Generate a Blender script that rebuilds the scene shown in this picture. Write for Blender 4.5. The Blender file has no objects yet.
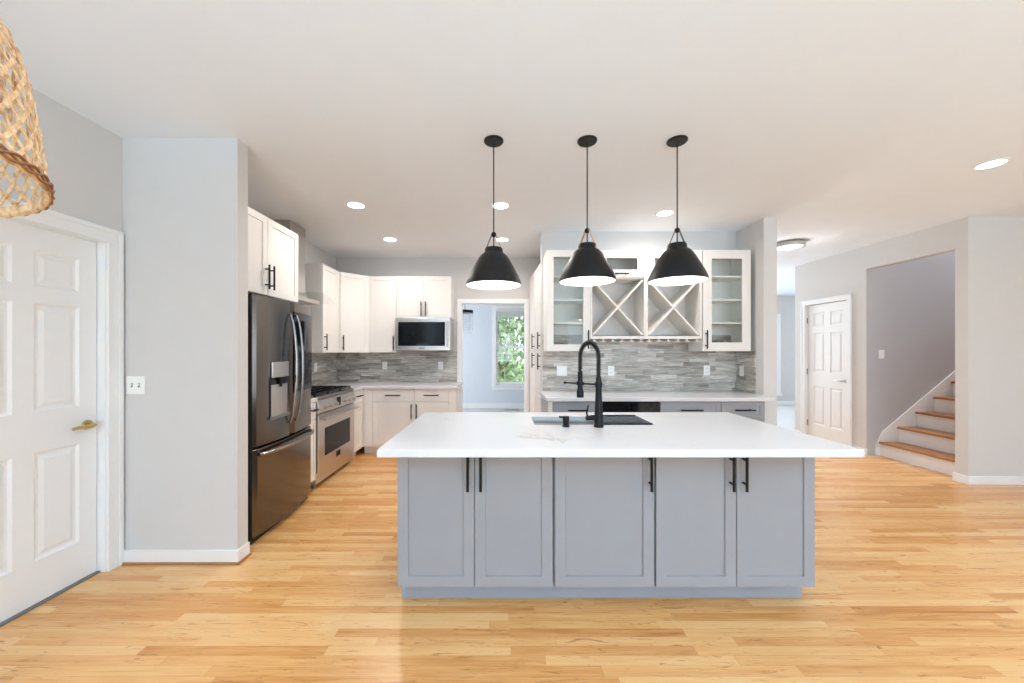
import bpy, bmesh, math, random
from mathutils import Vector, Matrix
random.seed(7)
PI = math.pi
SC = bpy.context.scene
COL = SC.collection

# ------------------------------------------------------------------ camera, world, exposure, daylight, fill lamps
H, C = 1.38, 2.76                       # eye height, ceiling height
cam_d = bpy.data.cameras.new('camera')
cam = bpy.data.objects.new('camera', cam_d)
COL.objects.link(cam)
cam.location = (0, 0, H)
cam.rotation_euler = (PI / 2, 0, 0)
cam_d.sensor_width = 36.0
cam_d.lens = 370 / 1024 * 36
cam_d.shift_x = 9 / 1024
cam_d.shift_y = 9 / 1024
cam_d.clip_start = 0.05
cam_d.clip_end = 200
SC.camera = cam

SC.view_settings.view_transform = 'Standard'
SC.view_settings.look = 'None'
SC.view_settings.gamma = 1.0
SC.view_settings.use_curve_mapping = False
SC.view_settings.exposure = 0.03
SC.cycles.use_denoising = True
SC.cycles.max_bounces = 10
SC.cycles.diffuse_bounces = 6
SC.cycles.transparent_max_bounces = 16
SC.cycles.sample_clamp_indirect = 6.0
SC.cycles.caustics_reflective = False
SC.cycles.caustics_refractive = False

W = bpy.data.worlds.new('daylight')
SC.world = W
W.use_nodes = True
nt = W.node_tree
nt.nodes['Background'].inputs['Color'].default_value = (0.80, 0.90, 1.0, 1)
nt.nodes['Background'].inputs['Strength'].default_value = 3.2

def area(name, loc, rot, sx, sy, energy, color, spread=PI):
    d = bpy.data.lights.new(name, 'AREA')
    d.shape = 'RECTANGLE'; d.size = sx; d.size_y = sy
    d.energy = energy; d.color = color; d.spread = spread
    o = bpy.data.objects.new(name, d); COL.objects.link(o)
    o.location = loc; o.rotation_euler = rot
    return o
DAY = (0.69, 0.85, 1.0)
FILL_BLUE = (0.31, 0.66, 1.0)  # strong blue of the added lamps that cool the warm ceiling
UP = math.radians(52)
# window daylight, plus unseen lamps added to fill ceiling, dining, hall, foyer, stairwell
area('daylight_back_west', (-0.6, -3.56, 1.35), (PI / 2, 0, 0), 2.6, 2.1, 24, DAY)
area('daylight_back_east', (3.6, -3.56, 1.35), (PI / 2, 0, 0), 3.2, 2.1, 33, DAY)
area('ceiling_fill_west', (-0.6, -3.54, 1.35), (PI / 2 + UP, 0, 0), 2.6, 1.9, 192, FILL_BLUE, 1.6)  # added lamp tilted up to brighten the ceiling
area('ceiling_fill_east', (3.6, -3.54, 1.35), (PI / 2 + UP, 0, 0), 3.2, 1.9, 232, FILL_BLUE, 1.6)  # second added ceiling lamp, also tilted up
area('daylight_family_room', (8.9, 0.2, 1.4), (PI / 2, 0, PI / 2), 3.0, 2.0, 48, DAY)
area('dining_fill', (-2.95, 7.2, 1.5), (PI / 2, 0, -PI / 2), 1.8, 1.6, 62, (0.92, 0.96, 1.0))  # unseen lamp added to light the dining room; no window built here
area('hall_fill', (8.9, 7.8, 1.5), (PI / 2, 0, PI / 2), 1.8, 1.6, 24, (0.75, 0.88, 1.0))  # added out of view on the solid side wall to light the hall
area('foyer_fill', (3.75, 9.24, 1.6), (-PI / 2, 0, 0), 1.3, 1.8, 105, (0.86, 0.93, 1.0))  # hidden lamp added to brighten the hall door wall
area('stairwell_fill', (7.2, 4.4, 5.1), (0, 0.5, 0), 1.6, .8, 185, (0.84, 0.90, 1.0))  # added at the top of the stairwell to lift its dim wall

# ------------------------------------------------------------------ helpers
class MB:
    def __init__(s):
        s.bm = bmesh.new()
    def face(s, vs):
        try:
            return s.bm.faces.new(vs)
        except ValueError:
            return None
    def v(s, *p):
        return s.bm.verts.new(p if len(p) == 3 else p[0])
    def box(s, x0, x1, y0, y1, z0, z1):
        V = [s.v(x, y, z) for z in (z0, z1) for y in (y0, y1) for x in (x0, x1)]
        for f in ((0, 2, 3, 1), (4, 5, 7, 6), (0, 1, 5, 4), (2, 6, 7, 3), (0, 4, 6, 2), (1, 3, 7, 5)):
            s.face([V[i] for i in f])
        return s
    def prism(s, poly, z0, z1, axis='z'):
        def P(a, b, t):
            return {'z': (a, b, t), 'y': (a, t, b), 'x': (t, a, b)}[axis]
        A = [s.v(*P(a, b, z0)) for a, b in poly]
        B = [s.v(*P(a, b, z1)) for a, b in poly]
        n = len(poly)
        s.face(A[::-1]); s.face(B)
        for i in range(n):
            s.face([A[i], A[(i + 1) % n], B[(i + 1) % n], B[i]])
        return s
    def tube(s, pts, r, n=10, caps=True, closed=False):
        pts = [Vector(p) for p in pts]
        m = len(pts)
        R = r if isinstance(r, (list, tuple)) else [r] * m
        rings = []
        up = None
        for i, p in enumerate(pts):
            if closed:
                t = pts[(i + 1) % m] - pts[i - 1]
            else:
                t = pts[min(i + 1, m - 1)] - pts[max(i - 1, 0)]
            if t.length < 1e-9:
                t = Vector((0, 0, 1))
            t.normalize()
            if up is None:
                up = t.orthogonal().normalized()
            else:
                up = up - t * up.dot(t)
                up = up.normalized() if up.length > 1e-6 else t.orthogonal().normalized()
            w = t.cross(up)
            rings.append([s.v(p + (up * math.cos(a) + w * math.sin(a)) * R[i]) for a in [2 * PI * k / n for k in range(n)]])
        for i in range(m if closed else m - 1):
            a, b = rings[i], rings[(i + 1) % m]
            for k in range(n):
                s.face([a[k], a[(k + 1) % n], b[(k + 1) % n], b[k]])
        if caps and not closed:
            s.face(rings[0][::-1]); s.face(rings[-1])
        return s
    def cyl(s, p0, p1, r0, r1=None, n=20):
        return s.tube([p0, p1], [r0, r0 if r1 is None else r1], n)
    def lathe(s, prof, c=(0, 0), n=40, closed=False):
        rings = []
        for r, z in prof:
            if r < 1e-6:
                rings.append([s.v(c[0], c[1], z)])
            else:
                rings.append([s.v(c[0] + r * math.cos(2 * PI * k / n), c[1] + r * math.sin(2 * PI * k / n), z) for k in range(n)])
        m = len(rings)
        for i in range(m if closed else m - 1):
            a, b = rings[i], rings[(i + 1) % m]
            for k in range(n):
                k2 = (k + 1) % n
                if len(a) == 1 and len(b) == 1:
                    continue
                if len(a) == 1:
                    s.face([a[0], b[k2], b[k]])
                elif len(b) == 1:
                    s.face([a[k], a[k2], b[0]])
                else:
                    s.face([a[k], a[k2], b[k2], b[k]])
        return s
    def ball(s, c, r, n=16, sz=1.0):
        return s.lathe([(r * math.sin(PI * i / 10), c[2] - r * sz * math.cos(PI * i / 10)) for i in range(11)], (c[0], c[1]), n)
    def shaker(s, x0, x1, z0, z1, yf=-0.02, t=0.019, st=0.057, rec=0.008, hole=False, rail=None):
        """a framed front facing -y with a recessed centre, or with a hole for glass"""
        rl = rail if rail is not None else st
        def ring(dx, dz, y):
            return [s.v(x0 + dx, y, z0 + dz), s.v(x1 - dx, y, z0 + dz), s.v(x1 - dx, y, z1 - dz), s.v(x0 + dx, y, z1 - dz)]
        yb = yf + t
        b = 0.0015
        rs = [ring(0, 0, yb), ring(0, 0, yf + b), ring(b, b, yf), ring(st, rl, yf)]
        if hole:
            rs += [ring(st, rl, yb)]
        else:
            rs += [ring(st + .002, rl + .002, yf + rec)]
        for a, c in zip(rs, rs[1:]):
            for k in range(4):
                s.face([a[k], a[(k + 1) % 4], c[(k + 1) % 4], c[k]])
        if hole:
            a, c = rs[-1], rs[0]
            for k in range(4):
                s.face([a[k], a[(k + 1) % 4], c[(k + 1) % 4], c[k]])
        else:
            s.face(rs[-1]); s.face(rs[0][::-1])
        return s
    def build(s, name, mat, parent=None, bevel=0.0, smooth=False, seg=2):
        bmesh.ops.recalc_face_normals(s.bm, faces=s.bm.faces[:])
        me = bpy.data.meshes.new(name)
        s.bm.to_mesh(me); s.bm.free()
        if smooth:
            for p in me.polygons:
                p.use_smooth = True
            me.set_sharp_from_angle(angle=math.radians(40))
        me.materials.append(mat)
        o = bpy.data.objects.new(name, me)
        COL.objects.link(o)
        if parent is not None:
            o.parent = parent
        if bevel > 0:
            m = o.modifiers.new('edge', 'BEVEL')
            m.width = bevel; m.segments = seg; m.limit_method = 'ANGLE'; m.angle_limit = math.radians(40)
            m.harden_normals = False
        return o

def tag(o, label, cat, group=None, kind=None):
    o['label'] = label; o['category'] = cat
    if group: o['group'] = group
    if kind: o['kind'] = kind
    return o
def thing(name, label, cat, loc=(0, 0, 0), rot=0.0, group=None, kind=None):
    o = bpy.data.objects.new(name, None)
    o.empty_display_size = 0.05
    COL.objects.link(o)
    o.location = loc; o.rotation_euler = (0, 0, rot)
    return tag(o, label, cat, group, kind)
def children_of(o):
    return [c for c in COL.objects if c.parent == o]
def dup(o, loc, label, rot=None, parent=None):
    c = o.copy(); COL.objects.link(c)
    if parent is not None:
        c.parent = parent
    else:
        c.location = loc; c['label'] = label
        if rot is not None: c.rotation_euler = (0, 0, rot)
    for ch in children_of(o):
        dup(ch, None, None, parent=c)
    return c
def struct(name, mb, mat, label, cat, bevel=0.0, smooth=False):
    return tag(mb.build(name, mat, None, bevel, smooth), label, cat, kind='structure')

# ------------------------------------------------------------------ materials
class NT:
    def __init__(s, name):
        s.m = bpy.data.materials.new(name); s.m.use_nodes = True
        s.t = s.m.node_tree; s.b = s.t.nodes['Principled BSDF']
        s.out = s.t.nodes['Material Output']
    def n(s, typ, **kw):
        x = s.t.nodes.new(typ)
        for k, v in kw.items(): setattr(x, k, v)
        return x
    def l(s, a, b):
        s.t.links.new(a, b)
    def math(s, op, a, b=None):
        x = s.n('ShaderNodeMath', operation=op)
        for i, q in enumerate((a, b)):
            if q is None: continue
            if isinstance(q, (int, float)): x.inputs[i].default_value = q
            else: s.l(q, x.inputs[i])
        return x.outputs[0]
    def ramp(s, fac, stops):
        r = s.n('ShaderNodeValToRGB')
        e = r.color_ramp.elements
        while len(e) < len(stops): e.new(0.5)
        for q, (p, c) in zip(e, stops):
            q.position = p; q.color = (*c, 1)
        s.l(fac, r.inputs[0])
        return r.outputs[0]
    def noise(s, vec, scale, detail=3, rough=.5, dist=0.0):
        x = s.n('ShaderNodeTexNoise')
        x.inputs['Scale'].default_value = scale; x.inputs['Detail'].default_value = detail
        x.inputs['Roughness'].default_value = rough; x.inputs['Distortion'].default_value = dist
        if vec is not None: s.l(vec, x.inputs['Vector'])
        return x.outputs[0]
    def coords(s):
        return s.n('ShaderNodeTexCoord').outputs['Object']
    def mapping(s, vec, scale):
        x = s.n('ShaderNodeMapping'); x.inputs['Scale'].default_value = scale
        s.l(vec, x.inputs['Vector']); return x.outputs[0]
    def bump(s, h, strength, dist=0.01):
        x = s.n('ShaderNodeBump'); x.inputs['Strength'].default_value = strength
        x.inputs['Distance'].default_value = dist
        s.l(h, x.inputs['Height']); s.l(x.outputs[0], s.b.inputs['Normal'])

def srgb(r, g, b):
    return tuple((c / 255 / 12.92) if c / 255 <= .04045 else ((c / 255 + .055) / 1.055) ** 2.4 for c in (r, g, b))

def paint(name, col, rough=.5, var=.02, bump=.03, scale=60, metal=0.0, spec=None):
    q = NT(name)
    co = q.coords()
    f = q.noise(co, scale * .12, 2)
    lo = tuple(c * (1 - var) for c in col); hi = tuple(min(1, c * (1 + var)) for c in col)
    q.l(q.ramp(f, [(.3, lo), (.7, hi)]), q.b.inputs['Base Color'])
    q.b.inputs['Roughness'].default_value = rough
    q.b.inputs['Metallic'].default_value = metal
    if spec is not None: q.b.inputs['Specular IOR Level'].default_value = spec
    if bump: q.bump(q.noise(co, scale * 6, 2), bump, .002)
    return q.m

def brushed(name, col, rough, stretch=(2, 2, 90), aniso=.0):
    q = NT(name)
    co = q.mapping(q.coords(), stretch)
    f = q.noise(co, 4, 1)
    q.l(q.ramp(f, [(.3, tuple(c * .97 for c in col)), (.7, col)]), q.b.inputs['Base Color'])
    q.b.inputs['Metallic'].default_value = 1.0
    r = q.math('ADD', q.math('MULTIPLY', f, .04), rough - .02)
    q.l(r, q.b.inputs['Roughness'])
    return q.m

def glass(name, tint=(1, 1, 1), refl=.08, rough=0.02, fres=.7):
    q = NT(name)
    t = q.n('ShaderNodeBsdfTransparent'); t.inputs[0].default_value = (*tint, 1)
    g = q.n('ShaderNodeBsdfGlossy'); g.inputs['Roughness'].default_value = rough
    mx = q.n('ShaderNodeMixShader')
    lw = q.n('ShaderNodeLayerWeight'); lw.inputs[0].default_value = .25
    q.l(q.math('ADD', q.math('MULTIPLY', lw.outputs['Fresnel'], fres), refl * .5), mx.inputs[0])
    q.l(t.outputs[0], mx.inputs[1]); q.l(g.outputs[0], mx.inputs[2])
    q.l(mx.outputs[0], q.out.inputs[0])
    q.t.nodes.remove(q.b)
    return q.m

def glow(name, col, strength):
    q = NT(name)
    q.b.inputs['Base Color'].default_value = (.9, .9, .9, 1)
    q.b.inputs['Emission Color'].default_value = (*col, 1)
    f = q.noise(q.coords(), 3, 1)
    q.l(q.math('ADD', q.math('MULTIPLY', f, strength * .05), strength), q.b.inputs['Emission Strength'])
    return q.m

def planks(name, ua, va, L, h, stops, streak, seam_col, seam, rough=.35, grain=.35, bump=.12, seam_mix=.6, patch=.3, knots=0.0):
    """rows of boards or strip tiles laid along axis ua, stacked along va; every board its own tone"""
    q = NT(name)
    sp = q.n('ShaderNodeSeparateXYZ'); q.l(q.coords(), sp.inputs[0])
    u, v = sp.outputs[ua], sp.outputs[va]
    vr = q.math('DIVIDE', v, h)
    row = q.math('FLOOR', vr)
    wn = q.n('ShaderNodeTexWhiteNoise', noise_dimensions='1D'); q.l(row, wn.inputs['W'])
    us = q.math('ADD', q.math('DIVIDE', u, L), q.math('MULTIPLY', wn.outputs['Value'], 7.31))
    idx = q.math('FLOOR', us)
    cb = q.n('ShaderNodeCombineXYZ'); q.l(row, cb.inputs[0]); q.l(idx, cb.inputs[1])
    wn2 = q.n('ShaderNodeTexWhiteNoise', noise_dimensions='3D'); q.l(cb.outputs[0], wn2.inputs['Vector'])
    rnd = wn2.outputs['Value']
    # grain: noise stretched along the board, shifted per board
    cg = q.n('ShaderNodeCombineXYZ')
    q.l(q.math('MULTIPLY', u, streak[0]), cg.inputs[0])
    q.l(q.math('MULTIPLY', v, streak[1]), cg.inputs[1])
    q.l(q.math('MULTIPLY', rnd, 37.0), cg.inputs[2])
    g = q.noise(cg.outputs[0], 1.0, 5, .6, .6)
    cg2 = q.n('ShaderNodeCombineXYZ')
    q.l(q.math('MULTIPLY', u, streak[0] * .3), cg2.inputs[0])
    q.l(q.math('MULTIPLY', v, streak[1] * .25), cg2.inputs[1])
    q.l(q.math('MULTIPLY', rnd, 91.0), cg2.inputs[2])
    g2 = q.noise(cg2.outputs[0], 1.0, 3, .55, 1.0)
    f = q.math('ADD', q.math('MULTIPLY', rnd, 1 - grain - patch),
               q.math('ADD', q.math('MULTIPLY', g, grain), q.math('MULTIPLY', g2, patch)))
    col = q.ramp(f, stops)
    if knots:
        ck = q.n('ShaderNodeCombineXYZ')
        q.l(q.math('MULTIPLY', u, 4.2), ck.inputs[0]); q.l(q.math('MULTIPLY', v, 30), ck.inputs[1]); q.l(q.math('MULTIPLY', rnd, 53.0), ck.inputs[2])
        kn = q.noise(ck.outputs[0], 1.0, 6, .65, 2.2)
        kf = q.math('MULTIPLY', q.math('MINIMUM', q.math('MAXIMUM', q.math('MULTIPLY', q.math('SUBTRACT', kn, .572), 9.0), 0.0), 1.0), knots)
        mk = q.n('ShaderNodeMix', data_type='RGBA')
        q.l(kf, mk.inputs['Factor']); q.l(col, mk.inputs['A']); mk.inputs['B'].default_value = (*seam_col, 1)
        col = mk.outputs['Result']
    fu, fv = q.math('FRACT', us), q.math('FRACT', vr)
    du = q.math('MULTIPLY', q.math('MINIMUM', fu, q.math('SUBTRACT', 1.0, fu)), L)
    dv = q.math('MULTIPLY', q.math('MINIMUM', fv, q.math('SUBTRACT', 1.0, fv)), h)
    d = q.math('MINIMUM', du, dv)
    mask = q.math('LESS_THAN', d, seam)
    mx = q.n('ShaderNodeMix', data_type='RGBA')
    q.l(q.math('MULTIPLY', mask, seam_mix), mx.inputs['Factor'])
    q.l(col, mx.inputs['A']); mx.inputs['B'].default_value = (*seam_col, 1)
    q.l(mx.outputs['Result'], q.b.inputs['Base Color'])
    q.b.inputs['Roughness'].default_value = rough
    q.bump(q.math('SUBTRACT', q.math('MULTIPLY', g, .25), mask), bump, .0015)
    return q.m

M = {}
M['wall'] = paint('wall_paint', srgb(213, 210, 207), .85, .008, .02)
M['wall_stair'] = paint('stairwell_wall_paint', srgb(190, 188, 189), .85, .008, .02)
M['ceiling'] = paint('ceiling_paint', srgb(237, 241, 246), .9, .006, .02)
M['trim'] = paint('trim_paint', srgb(240, 240, 240), .4, .008, .01)
M['white'] = paint('white_cabinet_lacquer', srgb(233, 229, 224), .38, .008, .008)
M['inside'] = paint('white_cabinet_interior', srgb(244, 243, 238), .5, .01, .008)
M['gray'] = paint('gray_cabinet_lacquer', srgb(152, 153, 157), .42, .015, .01)
M['gray_dark'] = paint('gray_toe_kick', srgb(154, 157, 164), .5, .015, .01)
M['black'] = paint('black_powder_coat', (.009, .009, .010), .42, .1, .03, spec=.32)
M['black_metal'] = paint('black_hardware', (.008, .008, .009), .4, .1, .0, spec=.25)
M['black_gloss'] = paint('black_glass', (.006, .007, .009), .08, .1, 0, spec=.25)
M['shade_in'] = paint('white_shade_lining', (.9, .9, .9), .5, .01, 0)
M['steel'] = brushed('brushed_steel', (.62, .59, .56), .30, (2, 2, 30))
M['steel_dark'] = brushed('dark_steel', (.30, .30, .31), .3, (4, 4, 60))  # darker steel of hinges, cooktop, legs and floor vent
M['blacksteel'] = brushed('black_stainless', (.175, .158, .145), .18, (12, 12, 1))
M['fridge_side'] = paint('fridge_cabinet_black', (.012, .012, .013), .4, .05, .05)
M['chrome'] = brushed('polished_handle', (.34, .33, .33), .2, (3, 3, 20))
M['brass'] = brushed('polished_brass', (.58, .41, .16), .18, (20, 20, 20))
M['nickel'] = brushed('satin_nickel', (.62, .60, .57), .28, (20, 20, 20))
M['plate'] = paint('switch_plate_white', srgb(246, 245, 242), .35, .005, 0)
M['slot'] = paint('outlet_slot_shadow', srgb(120, 118, 114), .5, .02, 0)
M['leather'] = paint('tan_leather', srgb(205, 160, 115), .6, .1, .15)
M['leather_dark'] = paint('brown_leather', srgb(112, 92, 74), .6, .1, .15)
M['glass'] = glass('clear_glass', (.99, .997, .993), .03, fres=.45)
M['glass_green'] = glass('hood_glass', (.985, .99, .985), .02, fres=.25)
M['window_glass'] = glass('window_glass', (.98, .99, .99), .05)
M['carpet'] = paint('pale_carpet', srgb(205, 205, 205), .95, .05, .4, 120)
M['dining_wall'] = paint('pale_blue_wall_paint', srgb(216, 222, 230), .85, .006, .02)
M['quartz'] = None
M['bulb'] = glow('lamp_bulb', (1.0, .95, .88), 14)
M['downlight'] = glow('downlight_lens', (1.0, .95, .88), 12)
M['hall_lens'] = glow('hall_light_lens', (1.0, .98, .95), .04)
M['clock'] = paint('microwave_display', (.02, .035, .05), .2, .05, 0)
M['floor'] = planks('oak_strip_floor', 0, 1, 0.85, 0.054,
    [(.23, srgb(172, 104, 50)), (.36, srgb(213, 150, 84)), (.50, srgb(229, 172, 108)), (.63, srgb(236, 187, 126)), (.82, srgb(243, 206, 156))],
    (5, 105), srgb(158, 102, 54), .0006, rough=.27, grain=.34, bump=.05, seam_mix=.45, patch=.36, knots=.75)
TS = [(.30, srgb(92, 82, 72)), (.42, srgb(150, 142, 132)), (.52, srgb(182, 176, 167)), (.60, srgb(208, 203, 196)), (.72, srgb(234, 231, 226))]
M['tile_x'] = planks('gray_strip_tile_back', 0, 2, .30, .050, TS, (7, 80), srgb(176, 172, 166), .0008, rough=.32, grain=.44, bump=.12, patch=.42)
M['tile_y'] = planks('gray_strip_tile_side', 1, 2, .30, .050, TS, (7, 80), srgb(176, 172, 166), .0008, rough=.32, grain=.44, bump=.12, patch=.42)
M['tread'] = planks('oak_stair_tread', 1, 0, 2.0, .12,
    [(.2, srgb(142, 88, 46)), (.5, srgb(172, 112, 62)), (.8, srgb(194, 134, 80))], (3, 40), srgb(120, 76, 40), .0006, rough=.35, seam_mix=.3)
M['shoe'] = paint('oak_shoe_moulding', srgb(176, 120, 74), .45, .12, .05)
def quartz():
    q = NT('white_veined_quartz')
    co = q.coords()
    wob = q.noise(co, 1.6, 5, .6, 1.2)
    sp = q.n('ShaderNodeSeparateXYZ'); q.l(co, sp.inputs[0])
    s = q.math('ADD', q.math('ADD', q.math('MULTIPLY', sp.outputs[0], .55), q.math('MULTIPLY', sp.outputs[1], .9)), q.math('MULTIPLY', wob, 1.3))
    a = q.math('ABSOLUTE', q.math('SUBTRACT', q.math('FRACT', q.math('MULTIPLY', s, 1.25)), .5))
    fade = q.noise(co, 2.3, 2)
    v = q.math('MULTIPLY', q.math('LESS_THAN', a, .012), q.math('MAXIMUM', q.math('SUBTRACT', fade, .42), 0.0))
    soft = q.math('MULTIPLY', q.math('MAXIMUM', q.math('SUBTRACT', .07, a), 0.0), q.math('MAXIMUM', q.math('SUBTRACT', fade, .35), 0.0))
    k = q.math('MINIMUM', q.math('ADD', q.math('MULTIPLY', v, 2.2), q.math('MULTIPLY', soft, 10.0)), 1.0)
    q.l(q.ramp(k, [(0, srgb(220, 220, 222)), (.5, srgb(216, 215, 215)), (1, srgb(198, 195, 191))]), q.b.inputs['Base Color'])
    q.b.inputs['Roughness'].default_value = .16
    return q.m
M['quartz'] = quartz()
def rattan():
    q = NT('woven_rattan')
    co = q.coords()
    f = q.noise(co, 45, 4, .6, .5)
    q.l(q.ramp(f, [(.28, srgb(146, 102, 66)), (.48, srgb(210, 170, 124)), (.72, srgb(240, 216, 178))]), q.b.inputs['Base Color'])
    q.b.inputs['Roughness'].default_value = .5
    q.bump(q.noise(co, 260, 3), .3, .002)
    return q.m
M['rattan'] = rattan()
M['rattan_dark'] = paint('cane_binding', srgb(150, 100, 58), .5, .25, .2, 200)
M['leaf'] = paint('tree_leaves', srgb(150, 166, 128), .6, .5, 0, 40)
M['bark'] = paint('tree_bark', srgb(128, 110, 96), .9, .25, .3, 40)
M['lawn'] = paint('lawn_grass', srgb(150, 180, 110), .9, .25, .3, 30)
M['blind'] = paint('white_blind', srgb(225, 225, 225), .6, .02, .05)

# ------------------------------------------------------------------ room shell
XL, YP, YB = -2.475, 2.404, 5.50        # left wall, partition front, kitchen back wall
XC0, XC1 = 2.709, 2.847                 # wall that ends beside the hutch
YH = 4.29                               # hutch wall
XR = 4.79                               # right wall with hall door and stair opening
T = .11
struct('floor', MB().box(-3.2, 9.1, -3.7, 9.5, -.12, 0), M['floor'], 'honey oak strip floor running through the kitchen', 'floor')
cm = MB()
cm.box(-3.2, XR, -3.7, 9.5, C, C + .12)
cm.box(XR, 9.1, -3.7, 3.92, C, C + .12)
cm.box(XR, 9.1, 4.89, 9.5, C, C + .12)
struct('ceiling', cm, M['ceiling'], 'smooth white ceiling over the kitchen and hall', 'ceiling')

DY0, DY1, DZ = 1.595, 2.300, 2.050      # left door opening
wl = MB()
wl.box(XL - T, XL, -3.7, DY0 - .02, 0, C)
wl.box(XL - T, XL, DY0 - .02, DY1 + .02, DZ + .02, C)
wl.box(XL - T, XL, DY1 + .02, YB + T, 0, C)
struct('wall_left', wl, M['wall'], 'pale gray wall holding the six panel door at left', 'wall')
struct('wall_alcove', MB().box(XL + .001, -1.725, YP, YP + .098, 0, C), M['wall'], 'short pale wall in front of the refrigerator with a double switch', 'wall')
# kitchen back wall with doorway
OX0, OX1, OZ = -.615, .325, 2.08
wb = MB()
wb.box(XL, OX0 - .015, YB, YB + T, 0, C)
wb.box(OX0 - .015, OX1 + .015, YB, YB + T, OZ + .015, C)
wb.box(OX1 + .015, XC0, YB, YB + T, 0, C)
struct('wall_back', wb, M['wall'], 'kitchen back wall with the cased doorway', 'wall')
struct('wall_hutch', MB().box(.446, XC0 - .001, YH, YH + T, 0, C), M['wall'], 'wall behind the glass front wall cabinets', 'wall')
struct('wall_column', MB().box(XC0, XC1, 3.845, 9.3, 0, C), M['wall'], 'wall end standing right of the glass front cabinets', 'wall')
# right wall: door_2 and stair opening
RY0, RY1 = 5.149, 5.849
wr = MB()
wr.box(XR, XR + T, RY1 + .02, 6.07, 0, C)
wr.box(XR, XR + T, RY0 - .02, RY1 + .02, 2.105, C)
wr.box(XR, XR + T, 4.877, RY0 - .02, 0, C)
wr.box(XR, XR + T, 3.921, 4.877, 2.455, C)
struct('wall_right', wr, M['wall'], 'pale wall holding the hall door and the stair opening', 'wall')
struct('wall_facing', MB().box(XR, 9.0, 3.81, 3.92, 0, 5.2), M['wall'], 'blank pale wall at the right edge of the photo', 'wall')
sw = MB()
sw.box(XR + T + .001, 9.0, 4.875, 4.97, 0, 5.2)
sw.box(XR + .002, XR + T + .001, 4.875, 4.8768, 0, 2.4545)
sw.box(8.9, 9.0, 3.921, 4.874, 0, 5.2)
sw.box(XR, 9.0, 3.81, 4.97, 5.2, 5.3)
sw.box(XR, XR + T, 3.921, 4.875, C + .121, 5.2)
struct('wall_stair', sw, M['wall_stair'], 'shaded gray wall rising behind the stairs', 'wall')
struct('wall_hall', MB().box(2.8, 9.1, 9.3, 9.4, 0, C).box(XR + T, 9.1, 6.0, 6.07, 0, C), M['wall'], 'far gray wall at the end of the hall', 'wall')
struct('floor_hall', MB().box(XC1 + .001, 9.0, 6.12, 9.299, 0.001, .012), M['carpet'], 'pale carpet in the far room at the end of the hall', 'floor')
struct('wall_dining_side', MB().box(-3.1, -3.0, YB + T, 8.8, 0, C), M['dining_wall'], 'side wall of the dining room', 'wall')
# dining far wall with window
struct('floor_dining', MB().box(-3.0, XC0 - .002, YB + T + .002, 8.799, .001, .012), M['carpet'], 'pale carpet in the dining room beyond the doorway', 'floor')
YD = 8.80
WX0, WX1, WZ0, WZ1 = -.16, .72, .575, 2.36
wd = MB()
wd.box(-3.1, WX0, YD, YD + .12, 0, C); wd.box(WX1, XC0 - .001, YD, YD + .12, 0, C)
wd.box(WX0, WX1, YD, YD + .12, 0, WZ0); wd.box(WX0, WX1, YD, YD + .12, WZ1, C)
struct('wall_dining', wd, M['dining_wall'], 'pale blue dining room wall seen through the doorway', 'wall')
# walls behind the camera, with the two big windows that light the room
wbk = MB()
wins = [(-1.9, .7), (2.0, 5.2)]
xs = XL - T
for a, b in wins:
    wbk.box(xs, a, -3.7, -3.6, 0, C)
    wbk.box(a, b, -3.7, -3.6, 0, .3); wbk.box(a, b, -3.7, -3.6, 2.4, C)
    xs = b
wbk.box(xs, 9.1, -3.7, -3.6, 0, C)
struct('wall_front', wbk, M['wall'], 'window wall on the side the camera stands', 'wall')
for i, (a, b) in enumerate(wins):
    w = MB()
    for x in (a + .03, (a + b) / 2, b - .03):
        w.box(x - .03, x + .03, -3.68, -3.62, .3, 2.4)
    for z in (.33, 1.35, 2.37):
        w.box(a, b, -3.68, -3.62, z - .03, z + .03)
    struct('window_%d' % (i + 2), w, M['trim'], ('wide' if i == 0 else 'widest') + ' white framed window on the camera side', 'window')
struct('wall_east', MB().box(9.0, 9.1, -3.7, 9.4, 0, C), M['wall'], 'outer wall far off to the right', 'wall')

# baseboards, shoe mouldings, casings
def baseboard(mb, x0, x1, y0, y1):
    mb.box(x0, x1, y0, y1, 0, .082)
bb = MB()
bb.box(XL + .001, -1.711, YP - .014, YP, .004, .088)
bb.box(-1.725, -1.711, YP, YP + .10, .004, .088)
struct('baseboard_left', bb, M['trim'], 'white baseboard along the short wall beside the refrigerator', 'baseboard', .004)
sm = MB()
sm.box(XL + .02, -1.699, YP - .026, YP - .0141, 0, .014)
sm.box(-1.7109, -1.699, YP - .026, YP + .10, 0, .014)
struct('trim_1', sm, M['shoe'], 'thin brown shoe moulding under the left baseboard', 'moulding', .004)
bb = MB()
bb.box(XR - .014, 9.0, 3.796, 3.81, .0, .086)
bb.box(XR - .014, XR, 3.81, 3.935, .0, .086)
bb.box(XR - .014, XR, 4.861, RY0 - .095, .0, .086)
bb.box(XR - .014, XR, RY1 + .095, 6.07, .0, .086)
struct('baseboard_right', bb, M['trim'], 'white baseboard at the foot of the right wall', 'baseboard', .004)
struct('baseboard_back', MB().box(-3.0, XC0 - .002, YD - .016, YD, 0, .13), M['trim'], 'white baseboard under the dining room window', 'baseboard', .004)
struct('baseboard_hall', MB().box(XC1 + .001, 9, 9.284, 9.3, .012, .11), M['trim'], 'white baseboard at the far end of the hall', 'baseboard', .004)
dc = MB()
for x0, x1 in ((OX0 - .065, OX0), (OX1, OX1 + .06)):
    dc.box(x0, x1, YB - .018, YB, 0, OZ)
dc.box(OX0 - .065, OX1 + .06, YB - .018, YB, OZ, OZ + .065)
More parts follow.
